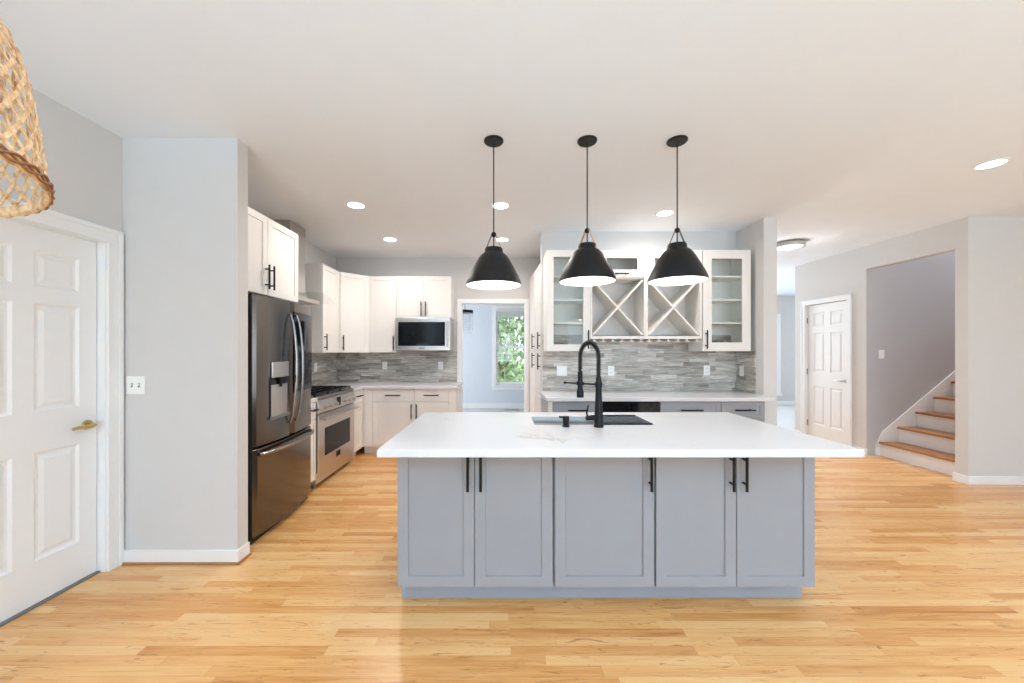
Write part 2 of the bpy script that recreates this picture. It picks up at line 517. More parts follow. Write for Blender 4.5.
for x0, x1 in ((OX0 - .014, OX0 + .004), (OX1 - .004, OX1 + .014)):
    dc.box(x0, x1, YB, YB + T, 0, OZ)
dc.box(OX0 - .014, OX1 + .014, YB, YB + T, OZ - .004, OZ + .014)
struct('trim_2', dc, M['trim'], 'white casing around the dining room doorway', 'casing', .003)

def door_casing(parent, x0, x1, zt, w=.092, depth=.05, y_wall=0.0, extra=0):
    """casing and jamb in door-local axes (front is -y, wall face at y_wall)"""
    m = MB()
    for a, b in ((x0 - w, x0 - .006), (x1 + .006, x1 + w)):
        m.box(a, b, y_wall - .018, y_wall, 0, zt + .006)
        m.box(a + (.0 if a < 0 else w * .72 - .006), b - (w * .72 - .006 if a < 0 else 0), y_wall - .026, y_wall - .0181, 0, zt + w - .0262)
    m.box(x0 - w, x1 + w, y_wall - .018, y_wall, zt + .0061, zt + w)
    m.box(x0 - w, x1 + w, y_wall - .026, y_wall - .0181, zt + w - .026, zt + w)
    for a, b in ((x0 - .018, x0 - .002), (x1 + .002, x1 + .018)):
        m.box(a, b, y_wall, y_wall + .105, 0, zt + .004)
    m.box(x0 - .018, x1 + .018, y_wall, y_wall + .105, zt + .0041, zt + .018)
    return m.build('door_casing', M['trim'], parent, .003)

def six_panel(w, h, zc, st, mu):
    """six-panel door, front face on y=0 facing -y"""
    p = (w - 2 * st - mu) / 2
    X = [0, st, st + p, st + p + mu, w - st, w]
    Z = [0] + zc + [h]
    m = MB()
    th = .04
    g = {}
    for i, x in enumerate(X):
        for j, z in enumerate(Z):
            g[i, j] = m.v(x, 0, z)
    for i in range(5):
        for j in range(len(Z) - 1):
            q = [g[i, j], g[i + 1, j], g[i + 1, j + 1], g[i, j + 1]]
            if i in (1, 3) and j in (1, 3, 5):
                cur = q
                for ins, dy in ((.012, .011), (.024, .012), (.046, .003)):
                    x0, x1, z0, z1 = X[i] + ins, X[i + 1] - ins, Z[j] + ins, Z[j + 1] - ins
                    nx = [m.v(x0, dy, z0), m.v(x1, dy, z0), m.v(x1, dy, z1), m.v(x0, dy, z1)]
                    for k in range(4):
                        m.face([cur[k], cur[(k + 1) % 4], nx[(k + 1) % 4], nx[k]])
                    cur = nx
                m.face(cur)
            else:
                m.face(q)
    nX, nZ = len(X), len(Z)
    b = {k: m.v(x, th, z) for k, (x, z) in {'a': (0, 0), 'b': (w, 0), 'c': (w, h), 'd': (0, h)}.items()}
    m.face([b['a'], b['d'], b['c'], b['b']])
    m.face([g[i, 0] for i in range(nX)] + [b['b'], b['a']])
    m.face([g[i, nZ - 1] for i in range(nX)] + [b['c'], b['d']])
    m.face([g[0, j] for j in range(nZ)] + [b['d'], b['a']])
    m.face([g[nX - 1, j] for j in range(nZ)] + [b['c'], b['b']])
    return m
def lever(x, z, side, mat, parent):
    m = MB()
    m.cyl((x, 0, z), (x, -.012, z), .030, .026, 24)
    m.cyl((x, -.012, z), (x, -.045, z), .011, .011, 14)
    pts = [(x + side * t * .115, -.048 - .006 * math.sin(t * PI), z - .004 * math.sin(t * PI * 2) - .006 * t) for t in [k / 8 for k in range(9)]]
    m.tube(pts, [.0125, .013, .0125, .012, .0115, .011, .0105, .010, .008], 12)
    return m.build('door_handle', mat, parent, smooth=True)

# left door
d1 = thing('door_1', 'white six panel door with brass lever at left edge', 'door', (XL - .05, DY0, .0), PI / 2, kind='structure')
w1 = DY1 - DY0
six_panel(w1 - .006, 2.035, [.23, .815, 1.035, 1.625, 1.715, 1.915], .092, .088).build('door_panel', M['trim'], d1).location = (.003, 0, .012)
lever(w1 - .055, .93, -1, M['brass'], d1)
door_casing(d1, 0, w1, DZ, y_wall=-.05)
MB().box(-.01, w1 + .01, -.02, .06, 0, .0099).build('threshold', M['slot'], d1)
# hall door
d2 = thing('door_2', 'white six panel hall door with nickel lever beside the stairs', 'door', (XR + .03, RY1, .0), -PI / 2, kind='structure')
w2 = RY1 - RY0
six_panel(w2 - .006, 2.07, [.23, .815, 1.035, 1.64, 1.74, 1.945], .10, .09).build('door_panel', M['trim'], d2).location = (.003, 0, .012)
lever(w2 - .055, .95, -1, M['nickel'], d2)
door_casing(d2, 0, w2, 2.085, w=.075, y_wall=-.03)
for z in (.25, 1.05, 1.85):
    MB().cyl((.0, -.008, z - .045), (.0, -.008, z + .045), .0075, n=10).build('hinge', M['steel_dark'], d2)

# dining window
w = thing('window_1', 'white double hung dining room window with trees outside', 'window', (0, YD, 0), kind='structure')
fm = MB()
cw = .085
fm.box(WX0 - cw, WX0, -.02, 0, WZ0 - .02, WZ1 + cw); fm.box(WX1, WX1 + cw, -.02, 0, WZ0 - .02, WZ1 + cw)
fm.box(WX0, WX1, -.02, 0, WZ1, WZ1 + cw); fm.box(WX0 - cw - .02, WX1 + cw + .02, -.05, 0, WZ0 - .045, WZ0 - .02)
fm.box(WX0 - cw, WX1 + cw, -.018, 0, WZ0 - .13, WZ0 - .0451)
fm.build('window_frame', M['trim'], w, .003)
zm = 1.46
for nm, z0, z1, y in (('lower_sash', WZ0, zm + .02, .02), ('upper_sash', zm - .02, WZ1, .055)):
    s = MB()
    s.box(WX0, WX0 + .035, y, y + .03, z0, z1); s.box(WX1 - .035, WX1, y, y + .03, z0, z1)
    s.box(WX0 + .035, WX1 - .035, y, y + .03, z0, z0 + .045); s.box(WX0 + .035, WX1 - .035, y, y + .03, z1 - .04, z1)
    so = s.build(nm, M['trim'], w)
    MB().box(WX0 + .035, WX1 - .035, y + .012, y + .017, z0 + .045, z1 - .04).build('pane', M['window_glass'], so)
bl = MB()
bl.box(WX0 + .005, WX1 - .005, -.045, .012, WZ1 - .06, WZ1 + .02)
for k in range(9):
    bl.box(WX0 + .01, WX1 - .01, -.035, .010, WZ1 - .075 - k * .015, WZ1 - .067 - k * .015)
tag(bl.build('window_blind', M['blind']), 'raised white slat blind at the top of the dining window', 'blind').location = (0, YD, 0)

# hall window (bright strip at the end of the hall)
w = thing('window_4', 'bright window at the far end of the hall', 'window', (6.35, 9.30, 0), kind='structure')

fm = MB()
fm.box(-.62, -.52, -.02, 0, .3, 2.2); fm.box(.52, .62, -.02, 0, .3, 2.2); fm.box(-.62, .62, -.02, 0, 2.2, 2.3); fm.box(-.64, .64, -.04, 0, .24, .3)
fm.box(-.52, .52, -.012, 0, 1.2, 1.24)
fm.build('window_frame', M['trim'], w, .003)
MB().box(-.52, .52, -.008, -.002, .3, 1.2).box(-.52, .52, -.008, -.002, 1.24, 2.2).build('pane', glow('daylit_pane', (.75, .88, 1.0), 1.6), w)

w = thing('window_5', 'added unseen white window frame around the foyer fill light', 'window', (3.75, 9.30, 0), kind='structure')  # frame added on the solid wall around the hidden foyer lamp
fm = MB()
fm.box(-.75, -.65, -.02, -.001, .6, 2.6); fm.box(.65, .75, -.02, -.001, .6, 2.6); fm.box(-.65, .65, -.02, -.001, 2.5, 2.6); fm.box(-.65, .65, -.04, -.001, .6, .7)
fm.build('window_frame', M['trim'], w, .003)

# ------------------------------------------------------------------ hardware and cabinets
def pull(parent, x, z, L=.2, vert=True, y=-.02, mat=None):
    m = MB()
    r, so = .0074, .034
    k = L * .32
    if vert:
        m.cyl((x, y - so, z - L / 2), (x, y - so, z + L / 2), r, n=12)
        for s in (-k, k): m.cyl((x, y, z + s), (x, y - so, z + s), r * .85, n=10)
    else:
        m.cyl((x - L / 2, y - so, z), (x + L / 2, y - so, z), r, n=12)
        for s in (-k, k): m.cyl((x + s, y, z), (x + s, y - so, z), r * .85, n=10)
    return m.build('handle', mat or M['black_metal'], parent, smooth=True)
G = .0018
def front(parent, kind, x0, x1, z0, z1, mat, handle=None, st=.057, gap=G):
    m = MB()
    nm = {'d': 'door', 'w': 'drawer', 'g': 'glass_door', 'f': 'flip_up_door'}[kind]
    glz = kind in 'gf'
    if kind == 'w': m.shaker(x0 + gap, x1 - gap, z0 + gap, z1 - gap, st=.045, rail=.035, rec=.006)
    else: m.shaker(x0 + gap, x1 - gap, z0 + gap, z1 - gap, st=st, hole=glz)
    o = m.build(nm, mat, parent)
    if glz:
        MB().box(x0 + st, x1 - st, -.012, -.008, z0 + st, z1 - st).build('glass_pane', M['glass'], o)
    if handle:
        vert, hx, hz, L = handle
        pull(o, hx, hz, L, vert)
    return o
def carcass(parent, w, d, z0, z1, mat, toe=0.0, toe_mat=None, name='carcass', tw=0.0, notch=None):
    m = MB()
    if notch:
        a, b, p, r_, zn = notch
        m.box(0, w, 0, d, z0 + toe, zn); m.box(0, w, 0, p, zn, z1); m.box(0, w, r_, d, zn, z1)
        if a > 0: m.box(0, a, p, r_, zn, z1)
        if b < w: m.box(b, w, p, r_, zn, z1)
    else:
        m.box(0, w, 0, d, z0 + toe, z1)
    m.build(name, mat, parent, 0 if notch else .001)
    if toe:
        MB().box(0, w + tw, .07, d, 0, toe - .0005).build('toe_kick', toe_mat or mat, parent)

# --- island
IY, IB = 1.977, 2.75
ix = [-.566, .2725, .8175, 1.669]
SX0, SX1, SY0, SY1 = .200, .956, 2.322, 2.612
ny = (SY0 - .02 - IY - .02, SY1 + .02 - IY - .02)
isl = 'gray island base cabinets'
t = thing('island_cabinet', 'gray island cabinet with two doors at the end toward the refrigerator', 'cabinet', (ix[0], IY + .02, 0), 0, isl)
wA = ix[1] - ix[0]; sA = -.152 - ix[0]
carcass(t, wA - .004, IB - IY, 0, .877, M['gray'], .115, M['gray_dark'], tw=.0038, notch=(SX0 - .02 - ix[0], wA, *ny, .64))
front(t, 'd', 0, sA, .113, .872, M['gray'], (True, sA - .034, .738, .2))
front(t, 'd', sA, wA - .005, .113, .872, M['gray'], (True, sA + .034, .738, .2))
t = thing('island_cabinet', 'single door gray cabinet in the middle of the island', 'cabinet', (ix[1], IY + .02, 0), 0, isl)
wB = ix[2] - ix[1]
carcass(t, wB - .004, IB - IY, 0, .877, M['gray'], .115, M['gray_dark'], tw=.0038, notch=(0, wB, *ny, .64))
front(t, 'd', .004, wB - .008, .113, .872, M['gray'], (True, wB - .036, .738, .2))
t = thing('island_cabinet', 'gray island cabinet with two doors at the end toward the stairs', 'cabinet', (ix[2], IY + .02, 0), 0, isl)
wC = ix[3] - ix[2]; sC = 1.248 - ix[2]
carcass(t, wC, IB - IY, 0, .877, M['gray'], .115, M['gray_dark'], notch=(0, SX1 + .02 - ix[2], *ny, .64))
front(t, 'd', 0, sC, .113, .872, M['gray'], (True, sC - .034, .738, .2))
front(t, 'd', sC, wC, .113, .872, M['gray'], (True, sC + .034, .738, .2))
# island worktop with the sink cut-out
CX0, CX1, CY0, CY1 = -.593, 1.695, 1.733, 2.784
ct = MB()
zt, zb = .915, .878
def rect(x0, x1, y0, y1, z): return [ct.v(x0, y0, z), ct.v(x1, y0, z), ct.v(x1, y1, z), ct.v(x0, y1, z)]
ot, it_, ib, ob = rect(CX0, CX1, CY0, CY1, zt), rect(SX0, SX1, SY0, SY1, zt), rect(SX0, SX1, SY0, SY1, zb), rect(CX0, CX1, CY0, CY1, zb)
for a, b in ((ot, it_), (it_, ib), (ib, ob), (ob, ot)):
    for k in range(4): ct.face([a[k], a[(k + 1) % 4], b[(k + 1) % 4], b[k]])
tag(ct.build('island_countertop', M['quartz'], None, .004), 'large white veined quartz worktop with sink on the island', 'countertop')

# sink
t = thing('kitchen_sink', 'steel undermount sink set in the white island worktop', 'sink', ((SX0 + SX1) / 2, (SY0 + SY1) / 2, .6585))
hx, hy = (SX1 - SX0) / 2, (SY1 - SY0) / 2
sb = MB()
def srect(dx, dy, z): return [sb.v(-hx - dx, -hy - dy, z), sb.v(hx + dx, -hy - dy, z), sb.v(hx + dx, hy + dy, z), sb.v(-hx - dx, hy + dy, z)]
rs = [srect(.012, .012, .217), srect(-.002, -.002, .217), srect(-.002, -.002, .205), srect(-.016, -.016, .205), srect(-.018, -.018, .012), srect(-.03, -.03, .003), ]
for a, b in zip(rs, rs[1:]):
    for k in range(4): sb.face([a[k], a[(k + 1) % 4], b[(k + 1) % 4], b[k]])
sb.face(rs[-1])
o = sb.build('basin', M['steel'], t); 
md = o.modifiers.new('wall', 'SOLIDIFY'); md.thickness = .0015; md.offset = 1
MB().lathe([(0, .0085), (.038, .0085), (.045, .004), (.045, .003)], (0, .02), 24).build('drain', M['chrome'], t, smooth=True)
rk = MB()
rx0, rx1 = .05, hx - .025
n = 15
for k in range(n):
    x = rx0 + (rx1 - rx0) * k / (n - 1)
    rk.cyl((x, -hy - .003, .2610), (x, hy + .003, .2610), .0032, n=8)
for y in (-hy - .004, hy + .004):
    rk.box(rx0 - .006, rx1 + .004, y - .006, y + .006, .2570, .2660)
tag(rk.build('drying_rack', M['black_metal'], None), 'dark roll up drying rack lying across the sink', 'drying rack').location = t.location

# faucet
FX, FY = .583, 2.255
t = thing('kitchen_faucet', 'tall black spring neck faucet on the island worktop', 'faucet', (FX, FY, .915))
MB().lathe([(0, 0), (.030, 0), (.030, .008), (.0265, .012), (.0255, .07), (.022, .15), (.0175, .24), (.016, .30), (.013, .305), (0, .305)], n=24).build('body', M['black_metal'], t, smooth=True)
d = Vector((-.098, .070, 0))       # direction from post to spout
arc = []
for k in range(25):
    a = PI * k / 24
    c = d * .5
    arc.append(Vector((0, 0, .415)) + c - c * math.cos(a) + Vector((0, 0, math.sin(a) * .100)))
path = [Vector((0, 0, .30)), Vector((0, 0, .36))] + arc + [d + Vector((0, 0, z)) for z in (.38, .34, .325)]
MB().tube(path, .0085, 12).build('hose', M['black'], t, smooth=True)
# spring coil around the hose
ln = [0]
for a, b in zip(path, path[1:]): ln.append(ln[-1] + (b - a).length)
tot = ln[-1] - .02
coil = []
turns = 42
side = Vector((0, 0, 1)).cross(d).normalized()
for k in range(turns * 10 + 1):
    s_ = tot * k / (turns * 10)
    i = max(j for j in range(len(ln)) if ln[j] <= s_ + 1e-9); i = min(i, len(path) - 2)
    f = (s_ - ln[i]) / max(1e-9, ln[i + 1] - ln[i])
    p = path[i].lerp(path[i + 1], f); tg = (path[i + 1] - path[i]).normalized()
    nn = side.cross(tg).normalized()
    a = 2 * PI * k / 10
    coil.append(p + (side * math.cos(a) + nn * math.sin(a)) * .0135)
MB().tube(coil, .0028, 6).build('spring', M['black_metal'], t, smooth=True)
hd = MB().lathe([(0, .170), (.0205, .170), (.0225, .174), (.0225, .205), (.0170, .225), (.0150, .275), (.0160, .33), (.012, .335), (0, .335)], (d.x, d.y), 20)
hd.build('spray_head', M['black_metal'], t, smooth=True)
ar = MB()
u_ = d.normalized()
ar.cyl((0, 0, .258), d * 1.02 + Vector((0, 0, .258)), .0058, n=10)
ar.cyl(d * 1.02 + Vector((0, 0, .258)), d * 1.85 + Vector((0, 0, .258)), .0052, n=10)
ar.ball((d.x * 1.87, d.y * 1.87, .258), .009, 12)
ar.lathe([(.019, .247), (.024, .247), (.024, .269), (.019, .269)], (d.x, d.y), 20, True)
ar.lathe([(.0155, .243), (.022, .243), (.022, .273), (.0155, .273)], (0, 0), 20, True)
ar.build('holder_arm', M['black_metal'], t, smooth=True)
lv = MB()
lv.cyl((0, 0, .055), (-.078, -.012, .055), .0155, .0150, 16)
lv.tube([(-.068, -.010, .058), (-.076, -.012, .085), (-.066, -.015, .135)], [.006, .0055, .0045], 10)
lv.build('lever', M['black_metal'], t, smooth=True)
# soap dispenser
t = thing('soap_dispenser', 'short black soap dispenser pump left of the faucet', 'soap dispenser', (.385, 2.262, .915))
MB().lathe([(0, 0), (.023, 0), (.023, .006), (.0185, .009), (.0185, .03), (.0195, .036), (.0195, .060), (.017, .064), (0, .064)], n=20).build('body', M['black_metal'], t, smooth=True)
MB().cyl((0, 0, .056), (-.034, .04, .053), .007, .006, 12).build('spout', M['black_metal'], t, smooth=True)

# --- left run: refrigerator upper cabinet, refrigerator, narrow cabinet, range, hood
R90 = PI / 2
t = thing('wall_cabinet', 'white two door cabinet mounted above the refrigerator', 'cabinet', (-1.963, 2.60, 1.832), R90)
wf = .915
carcass(t, wf, -1.963 - XL - .002, 0, .65, M['white'])
front(t, 'd', 0, wf / 2, 0, .65, M['white'], (True, wf / 2 - .032, .150, .2))
front(t, 'd', wf / 2, wf, 0, .65, M['white'], (True, wf / 2 + .032, .150, .2))

# refrigerator
FR0, FR1 = 2.594, 3.507
t = thing('refrigerator', 'tall black stainless french door refrigerator with dispenser and glass panel', 'refrigerator', (-1.816, FR0, 0), R90 + .055)
fw = FR1 - FR0
def fx(x, off=0.0):          # curved front: returns local y of the door face
    k = (x - fw / 2) / (fw / 2)
    return -(.055 + .045 * (1 - k * k)) - off
def curved(x0, x1, z0, z1, off0, off1, n=12, rnd=0.0):
    m = MB()
    xs_ = [x0 + (x1 - x0) * i / n for i in range(n + 1)]
    poly = []
    for i, x in enumerate(xs_):
        e = 0
        if rnd:
            dd = min(x - x0, x1 - x)
            if dd < rnd: e = -(rnd - dd) ** 2 / rnd * .8
        poly.append((x, fx(x, off1 + e)))
    back = [(x, fx(x, off0)) for x in reversed(xs_)] if off0 is not None else [(x1, -.004), (x0, -.004)]
    m.prism(poly + back, z0, z1)
    return m
MB().box(0.0, fw, 0, .592, .03, 1.79).build('cabinet_body', M['fridge_side'], t, .004)
MB().box(.03, fw - .03, -.03, .05, .0, .0299).build('base_grille', M['fridge_side'], t)
MB().box(-.004, -.0005, -.055, .0, .05, 1.78).build('side_trim', M['fridge_side'], t)
dl = curved(0, fw / 2 - .003, 0.69, 1.78, None, 0, rnd=.03).build('left_door', M['blacksteel'], t, .004)
dr = curved(fw / 2 + .003, fw, 0.69, 1.78, None, 0, rnd=.03).build('right_door', M['blacksteel'], t, .004)
dw = curved(0, fw, .055, .675, None, 0, 20, rnd=.03).build('freezer_drawer', M['blacksteel'], t, .004)
curved(fw / 2 + .028, fw - .025, 1.03, 1.705, 0.0005, .004, 10).build('glass_panel', M['black_gloss'], dr, .002)
# dispenser on the left door
dx0, dx1 = .165, .385
curved(dx0 - .004, dx1 + .004, .865, 1.18, .0003, .003, 6).build('dispenser_frame', M['black_gloss'], dl)
curved(dx0 + .012, dx1 - .006, 1.175, 1.292, .0031, .016, 6).build('dispenser_panel', M['steel'], dl, .003)
curved(dx0 + .012, dx1 - .012, .885, 1.12, .0031, .006, 6).build('dispenser_recess', M['steel'], dl)
sp = MB(); yy = fx(.275)
sp.cyl((.275, yy - .014, 1.175), (.275, yy - .014, 1.135), .028, .016, 16); sp.cyl((.275, yy - .014, 1.135), (.275, yy - .012, 1.10), .010, .010, 12)
sp.build('nozzle', M['black_metal'], dl, smooth=True)
curved(dx0, dx1, .862, .885, .0031, .024, 6).build('drip_tray', M['steel_dark'], dl, .002)
def arc_handle(par, x, z0, z1, name='handle'):
    m = MB()
    y0 = fx(x)
    pts, N = [], 16
    for k in range(N + 1):
        f = k / N
        pts.append((x, y0 - .012 - .050 * math.sin(PI * f) ** .6, z0 + (z1 - z0) * f))
    m.tube(pts, [.008 + .004 * math.sin(PI * k / N) for k in range(N + 1)], 12)
    for z in (z0 + .002, z1 - .002):
        m.cyl((x, y0 + .0, z), (x, y0 - .016, z), .012, n=12)
    return m.build(name, M['chrome'], par, smooth=True)
arc_handle(dl, fw / 2 - .05, .80, 1.67)
arc_handle(dr, fw / 2 + .05, .80, 1.67)
m = MB(); pts = []
for k in range(17):
    f = k / 16; x = .05 + (fw - .1) * f
    pts.append((x, fx(x) - .012 - .045 * math.sin(PI * f) ** .4, .635))
m.tube(pts, .014, 12)
for x in (.06, fw - .06): m.cyl((x, fx(x), .635), (x, fx(x) - .02, .635), .013, n=12)
m.build('handle', M['chrome'], dw, smooth=True)

LF = -1.865                     # front plane of left base carcasses
LD = LF - XL
t = thing('base_cabinet', 'narrow white filler cabinet between refrigerator and range', 'cabinet', (LF, 3.522, 0), R90)
carcass(t, .128, LD - .002, 0, .877, M['white'], .105)
front(t, 'd', 0, .128, .107, .70, M['white'], st=.03)
front(t, 'w', 0, .128, .704, .872, M['white'], (False, .064, .80, .09), st=.03)
tag(MB().box(XL + .001, LF + .035, 3.520, 3.652, .878, .915).build('countertop', M['quartz'], None, .003), 'small strip of white worktop between refrigerator and range', 'countertop')

# range
RG0, RG1 = 3.66, 4.56
t = thing('gas_range', 'wide stainless steel gas range with knobs and oven window', 'range', (-1.875, RG0, 0), R90)
rw = RG1 - RG0
MB().box(0, rw, 0, -1.875 - XL - .003, .10, .885).build('body', M['steel'], t, .003)
MB().box(.02, rw - .02, .03, .5, .04, .0999).build('base', M['fridge_side'], t)
MB().box(.004, rw - .004, -.02, .04, .045, .155).build('kick_panel', M['steel'], t, .003)
for x, y in ((.05, .02), (rw - .05, .02), (.05, .5), (rw - .05, .5)):
    MB().cyl((x, y, 0), (x, y, .1), .02, n=12).build('leg', M['steel_dark'], t, smooth=True)
od = MB().box(.006, rw - .006, -.045, -.001, .165, .735).build('oven_door', M['steel'], t, .004)
MB().box(.14, rw - .14, -.048, -.0451, .30, .585).build('oven_window', M['black_gloss'], od, .004)
hb = MB(); hb.cyl((.03, -.10, .69), (rw - .03, -.10, .69), .014, n=14)
for x in (.06, rw - .06): hb.cyl((x, -.045, .69), (x, -.10, .69), .012, n=12)
hb.build('handle', M['steel'], od, smooth=True)
MB().box(rw / 2 - .05, rw / 2 + .05, -.048, -.0451, .215, .275).build('badge', M['black_gloss'], od, .002)
cp = MB().prism([(-.055, .75), (-.055, .80), (-.04, .88), (.05, .90), (.05, .75)], 0, rw, 'x').build('control_panel', M['steel'], t, .004)
for k in range(7):
    x = .10 + (rw - .2) * k / 6
    if k == 3:
        MB().box(x - .032, x + .032, -.062, -.045, .775, .865).build('display', M['black_gloss'], cp, .003)
        continue
    kb = MB().cyl((x, -.05, .812), (x, -.06, .81), .027, .027, 20).cyl((x, -.06, .81), (x, -.098, .807), .021, .018, 20)
    kb.build('knob', M['steel'], cp, smooth=True)
MB().box(.003, rw - .003, -.03, -1.875 - XL - .03, .886, .917).build('cooktop', M['steel_dark'], t, .004)
for k in range(3):
    gr = MB()
    x0 = .02 + k * (rw - .04) / 3; x1 = x0 + (rw - .04) / 3 - .006
    for x in (x0, (x0 + x1) / 2, x1):
        gr.box(x - .006, x + .006, .0, .53, .935, .95)
    for y in (.0, .13, .265, .40, .53):
        gr.box(x0, x1, y - .006, y + .006, .935, .95)
    for x in (x0, x1):
        for y in (.0, .53): gr.box(x - .008, x + .008, y - .008, y + .008, .917, .9351)
    gr.build('grate', M['black'], t, .002)
    for y in (.14, .40):
        MB().lathe([(0, .93), (.035, .93), (.042, .917), (0, .917)], ((x0 + x1) / 2, y), 20).build('burner', M['black'], t, smooth=True)

# range hood
t = thing('range_hood', 'stainless chimney hood with curved glass over the range', 'range hood', (XL + .002, 4.06, 1.86), R90)
HD = .225
MB().box(-.15, .15, -HD, 0, .15, C - 1.86 - .002).build('chimney', M['steel'], t, .003)
MB().box(-.24, .24, -.34, 0, .05, .095).build('motor_housing', M['steel'], t, .004)
MB().prism([(-.24, .0951), (.24, .0951), (.15, .1499), (-.15, .1499)], -.225, -.01, 'y').build('housing_top', M['steel'], t)
gm = MB(); N = 20
top, bot = [], []
for k in range(N + 1):
    x = -.35 + .70 * k / N
    z = .150 - .075 * (x / .35) ** 2
    yd = -.495 + .02 * (x / .35) ** 2
    top.append((gm.v(x, yd, z), gm.v(x, -.0, z))); bot.append((gm.v(x, yd, z - .006), gm.v(x, -.0, z - .006)))
for k in range(N):
    gm.face([top[k][0], top[k + 1][0], top[k + 1][1], top[k][1]]); gm.face([bot[k][0], bot[k][1], bot[k + 1][1], bot[k + 1][0]])
    gm.face([top[k][0], bot[k][0], bot[k + 1][0], top[k + 1][0]]); gm.face([top[k][1], top[k + 1][1], bot[k + 1][1], bot[k][1]])
for k in (0, N): gm.face([top[k][0], top[k][1], bot[k][1], bot[k][0]])
gm.build('glass_canopy', M['glass_green'], t, smooth=True)

# corner side base cabinet
t = thing('base_cabinet', 'white base cabinet between range and kitchen corner', 'cabinet', (LF, 4.565, 0), R90)
carcass(t, .30, LD - .002, 0, .877, M['white'], .105)
front(t, 'w', 0, .30, .704, .872, M['white'], (False, .15, .80, .16))
front(t, 'd', 0, .30, .107, .70, M['white'])
BF = 4.89                       # front plane of back base doors
t = thing('base_cabinet', 'wider white base cabinet with drawer, beside the corner', 'cabinet', (LF, BF + .02, 0))
carcass(t, -1.175 - LF, YB - BF - .022, 0, .877, M['white'], .105)
x0 = -1.725 - LF; x1 = -1.175 - LF
MB().box(0, x0 - .002, -.018, -.001, .107, .872).build('filler_strip', M['white'], t)
front(t, 'w', x0, x1, .704, .872, M['white'], (False, (x0 + x1) / 2, .79, .2))
front(t, 'd', x0, x1, .107, .70, M['white'], (True, x1 - .032, .575, .2))
t = thing('base_cabinet', 'white base cabinet with drawer under the microwave, beside the doorway', 'cabinet', (-1.173, BF + .02, 0))
x1 = -.714 + 1.173
carcass(t, -.625 + 1.173, YB - BF - .022, 0, .877, M['white'], .105)
front(t, 'w', 0, x1, .704, .872, M['white'], (False, x1 / 2, .79, .2))
front(t, 'd', 0, x1, .107, .70, M['white'], (True, .032, .575, .2))
MB().box(x1 + .002, -.625 + 1.173, -.018, -.001, .107, .872).build('filler_strip', M['white'], t)
# L-shaped worktop
cl = MB().prism([(XL + .001, 4.562), (LF + .035, 4.562), (LF + .035, BF - .03), (-.60, BF - .03), (-.60, YB - .001), (XL + .001, YB - .001)], .878, .915)
tag(cl.build('countertop', M['quartz'], None, .003), 'white L shaped worktop in the back corner of the kitchen', 'countertop')
# backsplashes
struct('wall_tile_back', MB().box(XL + .011, -.685, YB - .011, YB - .0005, .9155, 1.372), M['tile_x'], 'gray strip tile backsplash under the microwave', 'backsplash')
struct('wall_tile_left', MB().box(XL + .0005, XL + .0105, 3.525, YB - .0005, .9155, 1.372).box(XL + .0005, XL + .0105, 3.60, 4.42, 1.372, 1.95), M['tile_y'], 'gray strip tile backsplash beside the range', 'backsplash')
struct('wall_tile_hutch', MB().box(.46, XC0 - .011, YH - .011, YH - .0005, .9155, 1.56), M['tile_x'], 'gray strip tile backsplash under the wine racks', 'backsplash')
struct('wall_tile_end', MB().box(XC0 - .0105, XC0 - .0005, 3.96, YH - .0005, .9155, 1.372), M['tile_y'], 'gray strip tile return beside the glass front cabinets', 'backsplash')

# upper cabinets
UZ, UH = 1.372, 1.068
UK = 1.352                      # underside of the wall cabinets around the range
t = thing('wall_cabinet', 'single door white wall cabinet right of the range hood', 'cabinet', (-2.155 - .02, 4.425, UK), R90)
carcass(t, .462, -2.175 - XL - .002, 0, UH, M['white'])
front(t, 'd', 0, .462, 0, UH, M['white'], (True, .035, .13, .2))
# diagonal corner
t = thing('corner_cabinet', 'diagonal white corner wall cabinet', 'cabinet', (XL, YB, UK))
a = (-2.155 - .014 - XL, 4.889 - YB); b = (-1.884 - XL, 5.17 + .02 - YB)
MB().prism([(.002, a[1] + .002), (a[0], a[1] + .002), (b[0] - .002, b[1]), (b[0] - .002, -.002), (.002, -.002)], 0, UH).build('carcass', M['white'], t)
dv = Vector((b[0] - a[0], b[1] - a[1])); wdg = dv.length; ang = math.atan2(dv.y, dv.x)
ed = MB().shaker(.008, wdg - .006, 0, UH, yf=-.02).build('door', M['white'], t)
ed.location = (a[0], a[1] + .002, 0); ed.rotation_euler = (0, 0, ang)
pull(ed, .04, .13, .2)
UF = 5.17
t = thing('wall_cabinet', 'single door white wall cabinet left of the microwave', 'cabinet', (-1.880, UF + .02, UK))
carcass(t, .388, YB - UF - .022, 0, UH, M['white'])
front(t, 'd', 0, .388, 0, UH, M['white'], (True, .355, .13, .2))
t = thing('wall_cabinet', 'two door white wall cabinet above the microwave', 'cabinet', (-1.490, UF + .02, 1.835))
carcass(t, .762, YB - UF - .022, 0, UK + UH - 1.835, M['white'])
front(t, 'd', 0, .381, 0, UK + UH - 1.835, M['white'], (True, .35, .125, .2))
front(t, 'd', .381, .762, 0, UK + UH - 1.835, M['white'], (True, .412, .125, .2))
